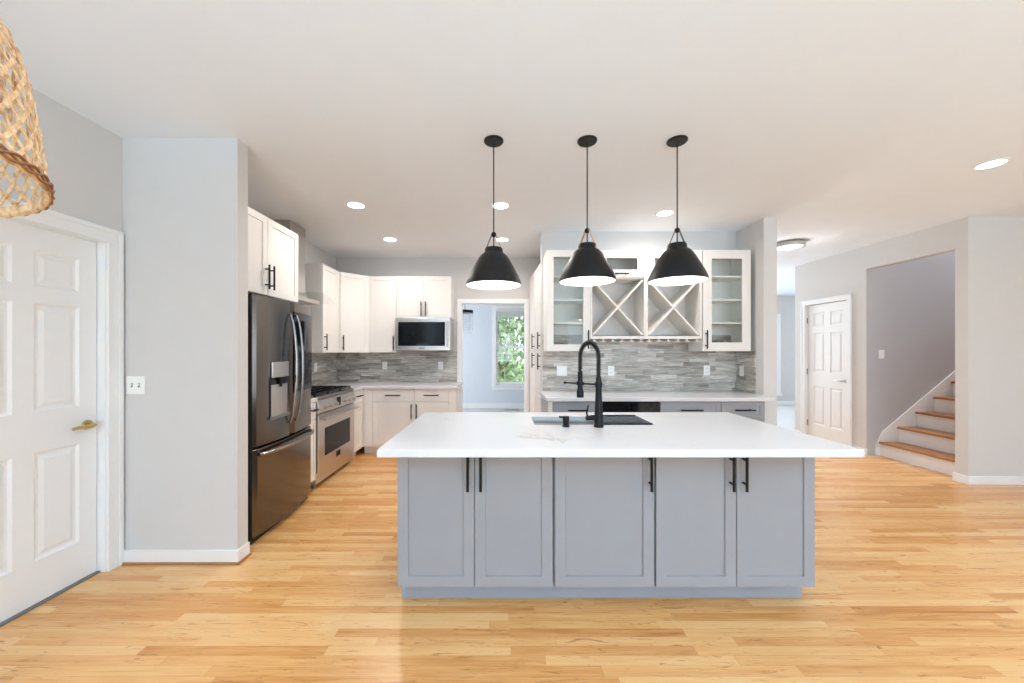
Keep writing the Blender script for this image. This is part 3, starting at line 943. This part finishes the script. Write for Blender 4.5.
# microwave
t = thing('microwave', 'stainless microwave with black glass door under the wall cabinet', 'microwave', (-1.487, 5.10, 1.378))
MB().box(0, .758, .03, YB - 5.10 - .012, 0, .452).build('body', M['steel'], t, .004)
md_ = MB().box(0, .758, -.012, .0295, .0, .452).build('door', M['steel'], t, .005)
MB().box(.045, .69, -.016, -.0121, .065, .395).build('door_glass', M['black_gloss'], md_, .004)
MB().box(.10, .56, -.0175, -.0161, .105, .36).build('window', M['black_gloss'], md_, .002)
MB().box(.30, .46, -.0175, -.0161, .072, .096).build('display', M['clock'], md_)
MB().cyl((.725, -.045, .05), (.725, -.045, .40), .010, n=12).cyl((.725, -.012, .07), (.725, -.045, .07), .008, n=10).cyl((.725, -.012, .38), (.725, -.045, .38), .008, n=10).build('handle', M['steel'], md_, smooth=True)
MB().box(.33, .41, -.0135, -.0121, .025, .042).build('badge', M['slot'], md_)

# pantry facing left
t = thing('pantry_cabinet', 'tall white pantry with four doors right of the doorway', 'cabinet', (.412, 5.455, 0), -R90 + .061)
pw = 1.045
carcass(t, pw, .56, 0, UZ + UH, M['white'], .105)
pm = pw / 2
for x0, x1, hx_ in ((0, pm, pm - .035), (pm, pw, pw - .055)):
    front(t, 'd', x0, x1, 1.382, UZ + UH, M['white'], (True, hx_, 1.50, .2))
    front(t, 'd', x0, x1, .107, 1.378, M['white'], (True, hx_, 1.25, .2))

# --- hutch wall cabinets
HF = 3.96
UHK = UH + .018
hd_ = YH - HF - .022
def open_box(par, w, d, h, mat, tk=.018, name='carcass', shelves=()):
    m = MB()
    m.box(0, tk, 0, d, 0, h); m.box(w - tk, w, 0, d, 0, h)
    m.box(tk, w - tk, 0, d, 0, tk); m.box(tk, w - tk, 0, d, h - tk, h)
    m.box(tk, w - tk, d - .008, d, tk, h - tk)
    m.build(name, mat, par)
    for z in shelves:
        MB().box(tk + .001, w - tk - .001, .02, d - .009, z - .009, z + .009).build('shelf', mat, par)
gl = 'glass front cabinets beside the wine racks'
t = thing('glass_cabinet', 'glass door wall cabinet at the pantry end of the wine racks', 'cabinet', (.468, HF + .02, UZ), 0, gl)
open_box(t, .466, hd_, UHK, M['inside'], shelves=(.305, .555, .808))
front(t, 'g', 0, .466, 0, UHK, M['white'], (True, .44, .125, .2), st=.072)
t = thing('glass_cabinet', 'glass door wall cabinet at the wall end beside the wine racks', 'cabinet', (2.140, HF + .02, UZ), 0, gl)
open_box(t, .515, hd_, UHK, M['inside'], shelves=(.305, .555, .808))
front(t, 'g', 0, .515, 0, UHK, M['white'], (True, .03, .125, .2), st=.092)
WH = UZ + UHK - 1.505
def wine(x0, w, label):
    t = thing('wine_rack_cabinet', label, 'wine rack', (x0, HF + .02, 1.505), 0, 'wine rack wall cabinets')
    tk = .02
    zt_, zb_ = WH - .31, .03                  # top of X opening, bottom
    m = MB()
    m.box(0, tk, -.019, hd_, 0, WH); m.box(w - tk, w, -.019, hd_, 0, WH)
    m.box(tk, w - tk, -.019, hd_, 0, zb_)
    m.box(tk, w - tk, -.0, hd_, zt_, zt_ + tk); m.box(tk, w - tk, 0, hd_, WH - tk, WH)
    m.box(tk, w - tk, hd_ - .008, hd_, zb_, zt_); m.box(tk, w - tk, hd_ - .008, hd_, zt_ + tk, WH - tk)
    m.build('carcass', M['white'], t)
    # crossed boards
    ix0, ix1, iz0, iz1 = tk, w - tk, zb_, zt_
    for sgn in (0, 1):
        a = Vector((ix0, 0, iz0)) if not sgn else Vector((ix1, 0, iz0))
        b = Vector((ix1, 0, iz1)) if not sgn else Vector((ix0, 0, iz1))
        e = (b - a).normalized(); nn = Vector((-e.z, 0, e.x)) * .009
        sh = .018
        a2, b2 = a + e * sh, b - e * sh
        MB().prism([((a2 + nn).x, (a2 + nn).z), ((b2 + nn).x, (b2 + nn).z), ((b2 - nn).x, (b2 - nn).z), ((a2 - nn).x, (a2 - nn).z)],
                   -.012 + .0005 * sgn, hd_ - .009, 'y').build('cross_board', M['white'], t)
    front(t, 'f', .004, w - .004, zt_ + .012, WH, M['white'], (False, w / 2 + .03, zt_ + .050, .15), st=.085)
    st = MB()
    for k in range(6):
        xx = .045 + (w - .09) * k / 5
        st.box(xx - .007, xx + .007, 0, hd_ - .01, -.022, -.0005)
        st.box(xx - .030, xx + .030, 0, hd_ - .01, -.030, -.0221)
    st.build('stemware_rack', M['white'], t)
    return t
wine(.936, .594, 'white X shaped wine rack nearer the pantry, with flip up glass door')
wine(1.532, .598, 'white X shaped wine rack nearer the wall end, with flip up glass door')

# hutch base
HB = 3.675
hb_d = YH - HB - .022
hg = 'gray base cabinets under the glass front cabinets'
t = thing('base_cabinet', 'gray drawer cabinet left of the beverage cooler', 'cabinet', (.450, HB + .02, 0), 0, hg)
carcass(t, .53, hb_d, 0, .877, M['gray'], .105, M['gray_dark'])
MB().box(0, .042, -.018, -.001, .107, .872).build('filler_strip', M['white'], t)
front(t, 'w', .045, .53, .70, .872, M['gray'], (False, .29, .79, .2))
front(t, 'd', .045, .53, .107, .696, M['gray'], (True, .49, .58, .2))
t = thing('beverage_cooler', 'black two door beverage cooler under the white worktop', 'cooler', (.985, HB + .02, 0))
cwid = .572
MB().box(0, cwid, .0, hb_d, .0, .874).build('body', M['fridge_side'], t, .003)
for k in (0, 1):
    a, b = k * cwid / 2 + .002, (k + 1) * cwid / 2 - .002
    dd = MB().shaker(a, b, .10, .868, yf=-.035, t=.034, st=.03, hole=True).build('door', M['black_gloss'], t)
    MB().box(a + .03, b - .03, -.028, -.02, .13, .838).build('door_glass', M['black_gloss'], dd)
    xh = b - .016 if k == 0 else a + .016
    pull(dd, xh, .5, .4, True, -.035, M['black_metal'])
t = thing('base_cabinet', 'gray drawer cabinet just right of the beverage cooler', 'cabinet', (1.562, HB + .02, 0), 0, hg)
carcass(t, .603, hb_d, 0, .877, M['gray'], .105, M['gray_dark'])
front(t, 'w', 0, .603, .70, .872, M['gray'], (False, .30, .79, .22))
front(t, 'd', 0, .301, .107, .696, M['gray'], (True, .27, .58, .2)); front(t, 'd', .301, .603, .107, .696, M['gray'], (True, .333, .58, .2))
t = thing('base_cabinet', 'gray drawer cabinet at the wall end of the beverage counter', 'cabinet', (2.168, HB + .02, 0), 0, hg)
carcass(t, .435, .14, 0, .877, M['gray'], .105, M['gray_dark'])
MB().box(0, .435, .1401, hb_d, .105, .877).build('carcass_back', M['gray'], t)
front(t, 'w', 0, .435, .70, .872, M['gray'], (False, .22, .79, .2))
front(t, 'w', 0, .435, .41, .696, M['gray'], (False, .22, .60, .2))
front(t, 'w', 0, .435, .107, .406, M['gray'], (False, .22, .30, .2))
hc = MB().prism([(.425, 3.64), (2.672, 3.64), (2.672, 3.843), (XC0 - .001, 3.843), (XC0 - .001, YH - .001), (.425, YH - .001)], .878, .915)
tag(hc.build('countertop', M['quartz'], None, .003), 'long white worktop under the wine racks', 'countertop')

# ------------------------------------------------------------------ outlets and switches
def plate(name, label, cat, loc, rot, gang=1, kind='outlet', group=None):
    t = thing(name, label, cat, loc, rot, group)
    w = .072 if gang == 1 else .118
    MB().box(-w / 2, w / 2, -.006, 0, -.058, .058).build('cover_plate', M['plate'], t, .0025)
    for g in range(gang):
        cx = 0 if gang == 1 else (-.023 + .046 * g)
        if kind == 'outlet':
            for s in (-.022, .022):
                f = MB().box(cx - .017, cx + .017, -.0075, -.0061, s - .016, s + .016).build('socket', M['plate'], t, .001)
                MB().box(cx - .009, cx - .006, -.0079, -.0076, s - .006, s + .006).box(cx + .005, cx + .008, -.0079, -.0076, s - .006, s + .006).build('slot', M['slot'], f)
        elif kind == 'rocker':
            MB().box(cx - .017, cx + .017, -.009, -.0061, -.033, .033).build('rocker', M['plate'], t, .001)
        else:
            MB().box(cx - .006, cx + .006, -.0068, -.0061, -.014, .014).build('slot', M['slot'], t)
            MB().box(cx - .004, cx + .004, -.016, -.0069, -.002, .010).build('toggle', M['plate'], t, .001)
    return t
plate('light_switch', 'white double toggle switch on the short wall beside the door', 'switch', (-2.383, YP, 1.155), 0, 2, 'toggle')
og = 'wall outlets on the tile backsplash'
plate('wall_outlet', 'white outlet on the tile between range and corner', 'outlet', (XL + .0108, 4.86, 1.16), R90, 1, 'outlet', og)
plate('wall_outlet', 'white outlet on the back tile nearer the kitchen corner', 'outlet', (-1.752, YB - .0112, 1.155), 0, 1, 'outlet', og)
plate('wall_outlet', 'white outlet on the tile below the microwave', 'outlet', (-.925, YB - .0112, 1.155), 0, 1, 'outlet', og)
plate('light_switch', 'wide white double rocker switch on tile near the pantry', 'switch', (.680, YH - .0112, 1.145), 0, 2, 'rocker')
plate('wall_outlet', 'white outlet on the tile under the wine rack, behind the faucet', 'outlet', (1.250, YH - .0112, 1.145), 0, 1, 'outlet', og)
plate('wall_outlet', 'white outlet on the tile under the glass cabinet at the wall end', 'outlet', (2.355, YH - .0112, 1.15), 0, 1, 'outlet', og)
plate('light_switch', 'white switch on the tiled end wall return', 'switch', (XC0 - .0108, 4.18, 1.15), -R90, 1, 'rocker')
plate('light_switch', 'white switch on the shaded wall above the stairs', 'switch', (4.985, 4.875, 1.33), 0, 1, 'rocker')

# ------------------------------------------------------------------ ceiling lights
def pendant(loc, label, ang, zshade, strap_mat, sw_=.0085):
    """loc is the point on the ceiling"""
    t = thing('pendant_lamp', label, 'pendant lamp', (loc[0], loc[1], zshade), ang, 'black pendant lamps over the island')
    h = C - zshade
    MB().lathe([(0, h - .001), (.064, h - .001), (.064, h - .009), (.058, h - .015), (0, h - .016)], n=32).build('canopy', M['black'], t, smooth=True)
    MB().cyl((0, 0, .25), (0, 0, h - .02), .0042, n=10).build('cord', M['black'], t, smooth=True)
    out = [(.184, 0), (.180, .02), (.163, .06), (.139, .107), (.114, .153), (.094, .185), (.079, .202), (.067, .209), (.0605, .213), (.058, .240), (.054, .246), (0.012, .247)]
    inn = [(.012, .2405), (.05, .240), (.054, .210), (.075, .197), (.090, .181), (.110, .149), (.135, .104), (.159, .058), (.176, .02), (.180, .001)]
    MB().lathe(out, n=56).build('shade', M['black'], t, smooth=True)
    MB().lathe(inn, n=56).build('shade_lining', M['shade_in'], t, smooth=True)
    MB().lathe([(.184, 0.0), (.180, .001), (.180, 0.0)], n=56, closed=True).build('shade_rim', M['black'], t)
    MB().cyl((0, 0, .14), (0, 0, .24), .02, n=16).build('socket', M['black'], t, smooth=True)
    MB().ball((0, 0, .10), .042, 20).build('bulb', M['bulb'], t, smooth=True)
    MB().ball((0, 0, .335), .0175, 16).build('knob', M['black_metal'], t, smooth=True)
    for s in (-1, 1):
        m = MB()
        a = Vector((0, s * .012, .338)); b = Vector((0, s * .066, .205))
        wv = Vector((sw_, 0, 0)); n_ = (b - a).normalized().cross(Vector((1, 0, 0))) * .0015
        A = [m.v(a + wv + n_), m.v(a - wv + n_), m.v(a - wv - n_), m.v(a + wv - n_)]
        B = [m.v(b + wv + n_), m.v(b - wv + n_), m.v(b - wv - n_), m.v(b + wv - n_)]
        m.face(A); m.face(B)
        for k in range(4): m.face([A[k], A[(k + 1) % 4], B[(k + 1) % 4], B[k]])
        m.build('strap', strap_mat, t)
    ld = bpy.data.lights.new('pendant_light', 'POINT'); ld.energy = 2.8; ld.color = (1.0, .98, .96); ld.shadow_soft_size = .05
    lo = bpy.data.objects.new('pendant_light', ld); COL.objects.link(lo); lo.parent = t; lo.location = (0, 0, .045)
    return t
PY = 2.43
pendant((-.061, PY), 'black pendant lamp over the island nearest the refrigerator', 1.45, 1.806, M['leather_dark'])
pendant((.553, PY), 'middle black pendant lamp with tan leather straps over the island', 0.98, 1.832, M['leather'], .013)
pendant((1.144, PY), 'black pendant lamp over the island nearest the stairs', 1.52, 1.834, M['leather_dark'])

def downlight(x, y, label, e=8.8, spread=2.9):
    t = thing('recessed_light', label, 'ceiling light', (x, y, C), 0, 'recessed ceiling lights')
    MB().lathe([(.072, -.0005), (.092, -.0005), (.092, -.004), (.085, -.008), (.072, -.006)], n=36, closed=True).build('trim_ring', M['trim'], t, smooth=True)
    MB().lathe([(0, -.0045), (.0715, -.0045), (.0715, -.0005), (0, -.0005)], n=36).build('lens', M['downlight'], t)
    ld = bpy.data.lights.new('downlight_beam', 'AREA'); ld.shape = 'DISK'; ld.size = .13; ld.energy = e; ld.color = (1.0, .96, .93); ld.spread = spread
    lo = bpy.data.objects.new('downlight_beam', ld); COL.objects.link(lo); lo.parent = t; lo.location = (0, 0, -.012)
downlight(-1.394, 3.51, 'round recessed ceiling light nearest the refrigerator')
downlight(-1.40, 4.587, 'round recessed ceiling light near the kitchen corner cabinets')
downlight(-.024, 3.52, 'recessed ceiling light just behind the cord of the first pendant')
downlight(-.01, 4.60, 'recessed ceiling light in front of the dining doorway')
downlight(1.626, 3.713, 'recessed ceiling light in front of the wine racks')
downlight(3.607, 2.735, 'recessed ceiling light at the right, before the stairs', 5)

for x_, w_ in ((-.7, 'west'), (.6, 'middle'), (2.4, 'east')):  # three lights added out of view to brighten the floor before the island
    downlight(x_, 1.0, 'added unseen ceiling light brightening the floor in front of the island, %s one of its row' % w_, 2.5, 1.5)

t = thing('flush_mount_light', 'round double ring flush ceiling light in the hall', 'ceiling light', (3.67, 4.75, C))
MB().lathe([(0, -.001), (.165, -.001), (.168, -.012), (.160, -.016), (0, -.016)], n=40).build('mounting_pan', M['nickel'], t, smooth=True)
MB().lathe([(0, -.0165), (.150, -.0165), (.158, -.045), (.150, -.058), (.10, -.066), (0, -.070)], n=40).build('glass_bowl', M['hall_lens'], t, smooth=True)
for z in (-.018, -.046):
    MB().lathe([(.160, z), (.172, z), (.172, z - .014), (.160, z - .014)], n=40, closed=True).build('ring', M['nickel'], t, smooth=True)
ld = bpy.data.lights.new('hall_lamp', 'POINT'); ld.energy = 4; ld.color = (.90, .95, 1.0); ld.shadow_soft_size = .1
lo = bpy.data.objects.new('hall_lamp', ld); COL.objects.link(lo); lo.parent = t; lo.location = (0, 0, -.24)

# ------------------------------------------------------------------ woven pendant at the upper left corner
LX, LY, LZ = -1.236, .70, 1.745
t = thing('woven_pendant', 'woven rattan bell lamp hanging in the upper left corner', 'pendant lamp', (LX, LY, LZ))
t.rotation_euler = (-.10, -.10, 0)
RI = t.rotation_euler.to_matrix().inverted()
prof = [(.238, 0), (.2375, .03), (.234, .06), (.229, .10), (.2245, .14), (.219, .18), (.2135, .22), (.207, .26), (.199, .30), (.188, .34), (.172, .38), (.148, .415), (.112, .445), (.07, .465), (.03, .475)]
def prf(tt):
    f = tt * (len(prof) - 1); i = min(int(f), len(prof) - 2); f -= i
    return (prof[i][0] * (1 - f) + prof[i + 1][0] * f, prof[i][1] * (1 - f) + prof[i + 1][1] * f)
wv = MB()
NS, ST = 34, 42
for sgn in (-1, 1):
    for k in range(NS):
        prev = None
        ctr = []
        for i in range(ST + 1):
            tt = i / ST
            r, z = prf(tt)
            off = .0012 * sgn + .0015 * sgn * math.sin(i * PI / 2 + k * PI)
            th = 2 * PI * k / NS + sgn * tt * 1.55
            ctr.append((Vector(((r + off) * math.cos(th), (r + off) * math.sin(th), z)), Vector((math.cos(th), math.sin(th), .2)).normalized(), r))
        for i, (p, nr, r) in enumerate(ctr):
            a = ctr[max(i - 1, 0)][0]; b = ctr[min(i + 1, ST)][0]
            tg = (b - a).normalized(); sd = tg.cross(nr).normalized()
            hw = .0042 * max(.3, min(1, r / .18)); q = .0011
            ring = [wv.v(p + sd * hw + nr * q), wv.v(p - sd * hw + nr * q), wv.v(p - sd * hw - nr * q), wv.v(p + sd * hw - nr * q)]
            if prev:
                for j in range(4): wv.face([prev[j], prev[(j + 1) % 4], ring[(j + 1) % 4], ring[j]])
            prev = ring
wv.build('woven_shade', M['rattan'], t)
rm = MB()
rm.lathe([(.2385, -.002), (.2425, .002), (.2415, .024), (.2385, .027), (.2335, .024), (.2335, .002)], n=72, closed=True)
rm.build('rim_band', M['rattan'], t, smooth=True)
bd = MB()
for q in (0, 1, 2):
    pts = []
    for k in range(240):
        a = 2 * PI * k / 240; ph = 13 * a + q * 2 * PI / 3
        pts.append(((.2435 + .002 * math.cos(ph)) * math.cos(a), (.2435 + .002 * math.cos(ph)) * math.sin(a), .013 + .010 * math.sin(ph)))
    bd.tube(pts, .0032, 6, closed=True)
bd.build('rim_binding', M['rattan_dark'], t, smooth=True)
MB().cyl((0, 0, .40), (0, 0, .47), .022, n=16).build('socket', M['black'], t, smooth=True)
MB().ball((0, 0, .36), .036, 18).build('bulb', M['shade_in'], t, smooth=True)
tp = t.rotation_euler.to_matrix() @ Vector((0, 0, .47))
zc_ = C - LZ
up_ = Vector((tp.x, tp.y, zc_))
MB().cyl(RI @ tp, RI @ (up_ - Vector((0, 0, .02))), .004, n=8).build('cord', M['black'], t, smooth=True)
cc = MB(); cc.cyl(RI @ (up_ - Vector((0, 0, .024))), RI @ (up_ - Vector((0, 0, .001))), .052, .06, 24)
cc.build('canopy', M['black'], t, smooth=True)

# ------------------------------------------------------------------ staircase
t = thing('staircase', 'oak tread staircase with white risers behind the right wall opening', 'staircase', (XR, 3.921, 0))
y0s, y1s = .001, 4.8745 - 3.921
rise, run, xs0, z1s = .198, .236, .165, .185
NSTEP = 9
for k in range(NSTEP):
    zt_ = z1s + k * rise
    xr_ = xs0 + k * run
    zb_ = 0 if k == 0 else z1s + (k - 1) * rise
    MB().box(xr_, xr_ + .02, y0s, y1s - .02, zb_, zt_ - .0281).build('riser', M['trim'], t)
    nx = xr_ + run if k < NSTEP - 1 else 4.0
    MB().box(xr_ - .028, nx - .001 if k < NSTEP - 1 else nx, y0s, y1s - .02, zt_ - .028, zt_).build('tread', M['tread'], t, .008, seg=3)
sk = MB()
sk.prism([(.112, 0), (.112, .13), (.20, .315), (.20 + run * 8.2, .315 + rise * 8.2), (.20 + run * 8.2 + .3, .315 + rise * 8.2 - .25), (.42, 0)], y1s - .019, y1s - .001, 'y')
sk.build('skirt_board', M['trim'], t)

# ------------------------------------------------------------------ dining room light and the garden outside
t = thing('dining_chandelier', 'chandelier of clear glass under a black bar in the dining room', 'chandelier', (-.74, 7.2, C))
MB().lathe([(0, -.001), (.06, -.001), (.06, -.02), (0, -.025)], n=20).build('canopy', M['black'], t, smooth=True)
MB().cyl((0, 0, -.02), (0, 0, -.60), .006, n=8).build('rod', M['black'], t, smooth=True)
MB().lathe([(0, -.60), (.16, -.60), (.16, -.65), (0, -.65)], n=32).build('ring_plate', M['black'], t, smooth=True)
cg = MB()
for rr, zz, nn in ((.15, -1.0, 20), (.10, -1.06, 14)):
    for k in range(nn):
        a = 2 * PI * k / nn
        x, y = rr * math.cos(a), rr * math.sin(a)
        cg.cyl((x, y, -.65), (x, y, zz), .011, n=6)
cg.build('glass_drops', glass('chandelier_glass', (.98, .985, .99), .15, fres=.3), t)
tag(MB().box(.03, .36, 8.45, 8.57, .0125, .022).build('floor_register', M['steel_dark']), 'dark floor vent beyond the dining doorway', 'vent')
struct('ground_outside', MB().box(-30, 30, 9.6, 60, -.6, -.4), M['lawn'], 'lawn outside the dining window', 'lawn')
def tree(x, y, hh, cr, label, seed):
    rnd = random.Random(seed)
    t = thing('garden_tree', label, 'tree', (x, y, -.4), 0, 'trees outside the dining window')
    MB().tube([(0, 0, 0), (.05, .02, hh * .3), (-.04, 0, hh * .6), (.02, 0, hh)], [.17, .15, .12, .05], 10).build('trunk', M['bark'], t, smooth=True)
    lf = MB()
    for k in range(950):
        a = rnd.uniform(0, 2 * PI); zz = rnd.uniform(hh * .06, hh * 1.1); r = cr * math.sqrt(rnd.random()) * (1.05 - .4 * zz / hh)
        p = Vector((r * math.cos(a), r * math.sin(a), zz))
        d1_ = Vector((rnd.uniform(-1, 1), rnd.uniform(-1, 1), rnd.uniform(-1, 1))).normalized() * rnd.uniform(.06, .15)
        d2_ = d1_.orthogonal() * rnd.uniform(.5, .9)
        lf.face([lf.v(p + d1_), lf.v(p + d2_), lf.v(p - d1_), lf.v(p - d2_)])
    lf.build('foliage', M['leaf'], t)
tree(-.15, 13.5, 4.2, .75, 'slim leafy tree at the pane edge outside the dining window', 1)
tree(1.05, 16.5, 5.5, 1.0, 'tall leafy tree behind the centre of the dining window', 2)
tree(.45, 20.5, 6.5, 1.3, 'distant tall tree seen low through the dining window', 3)
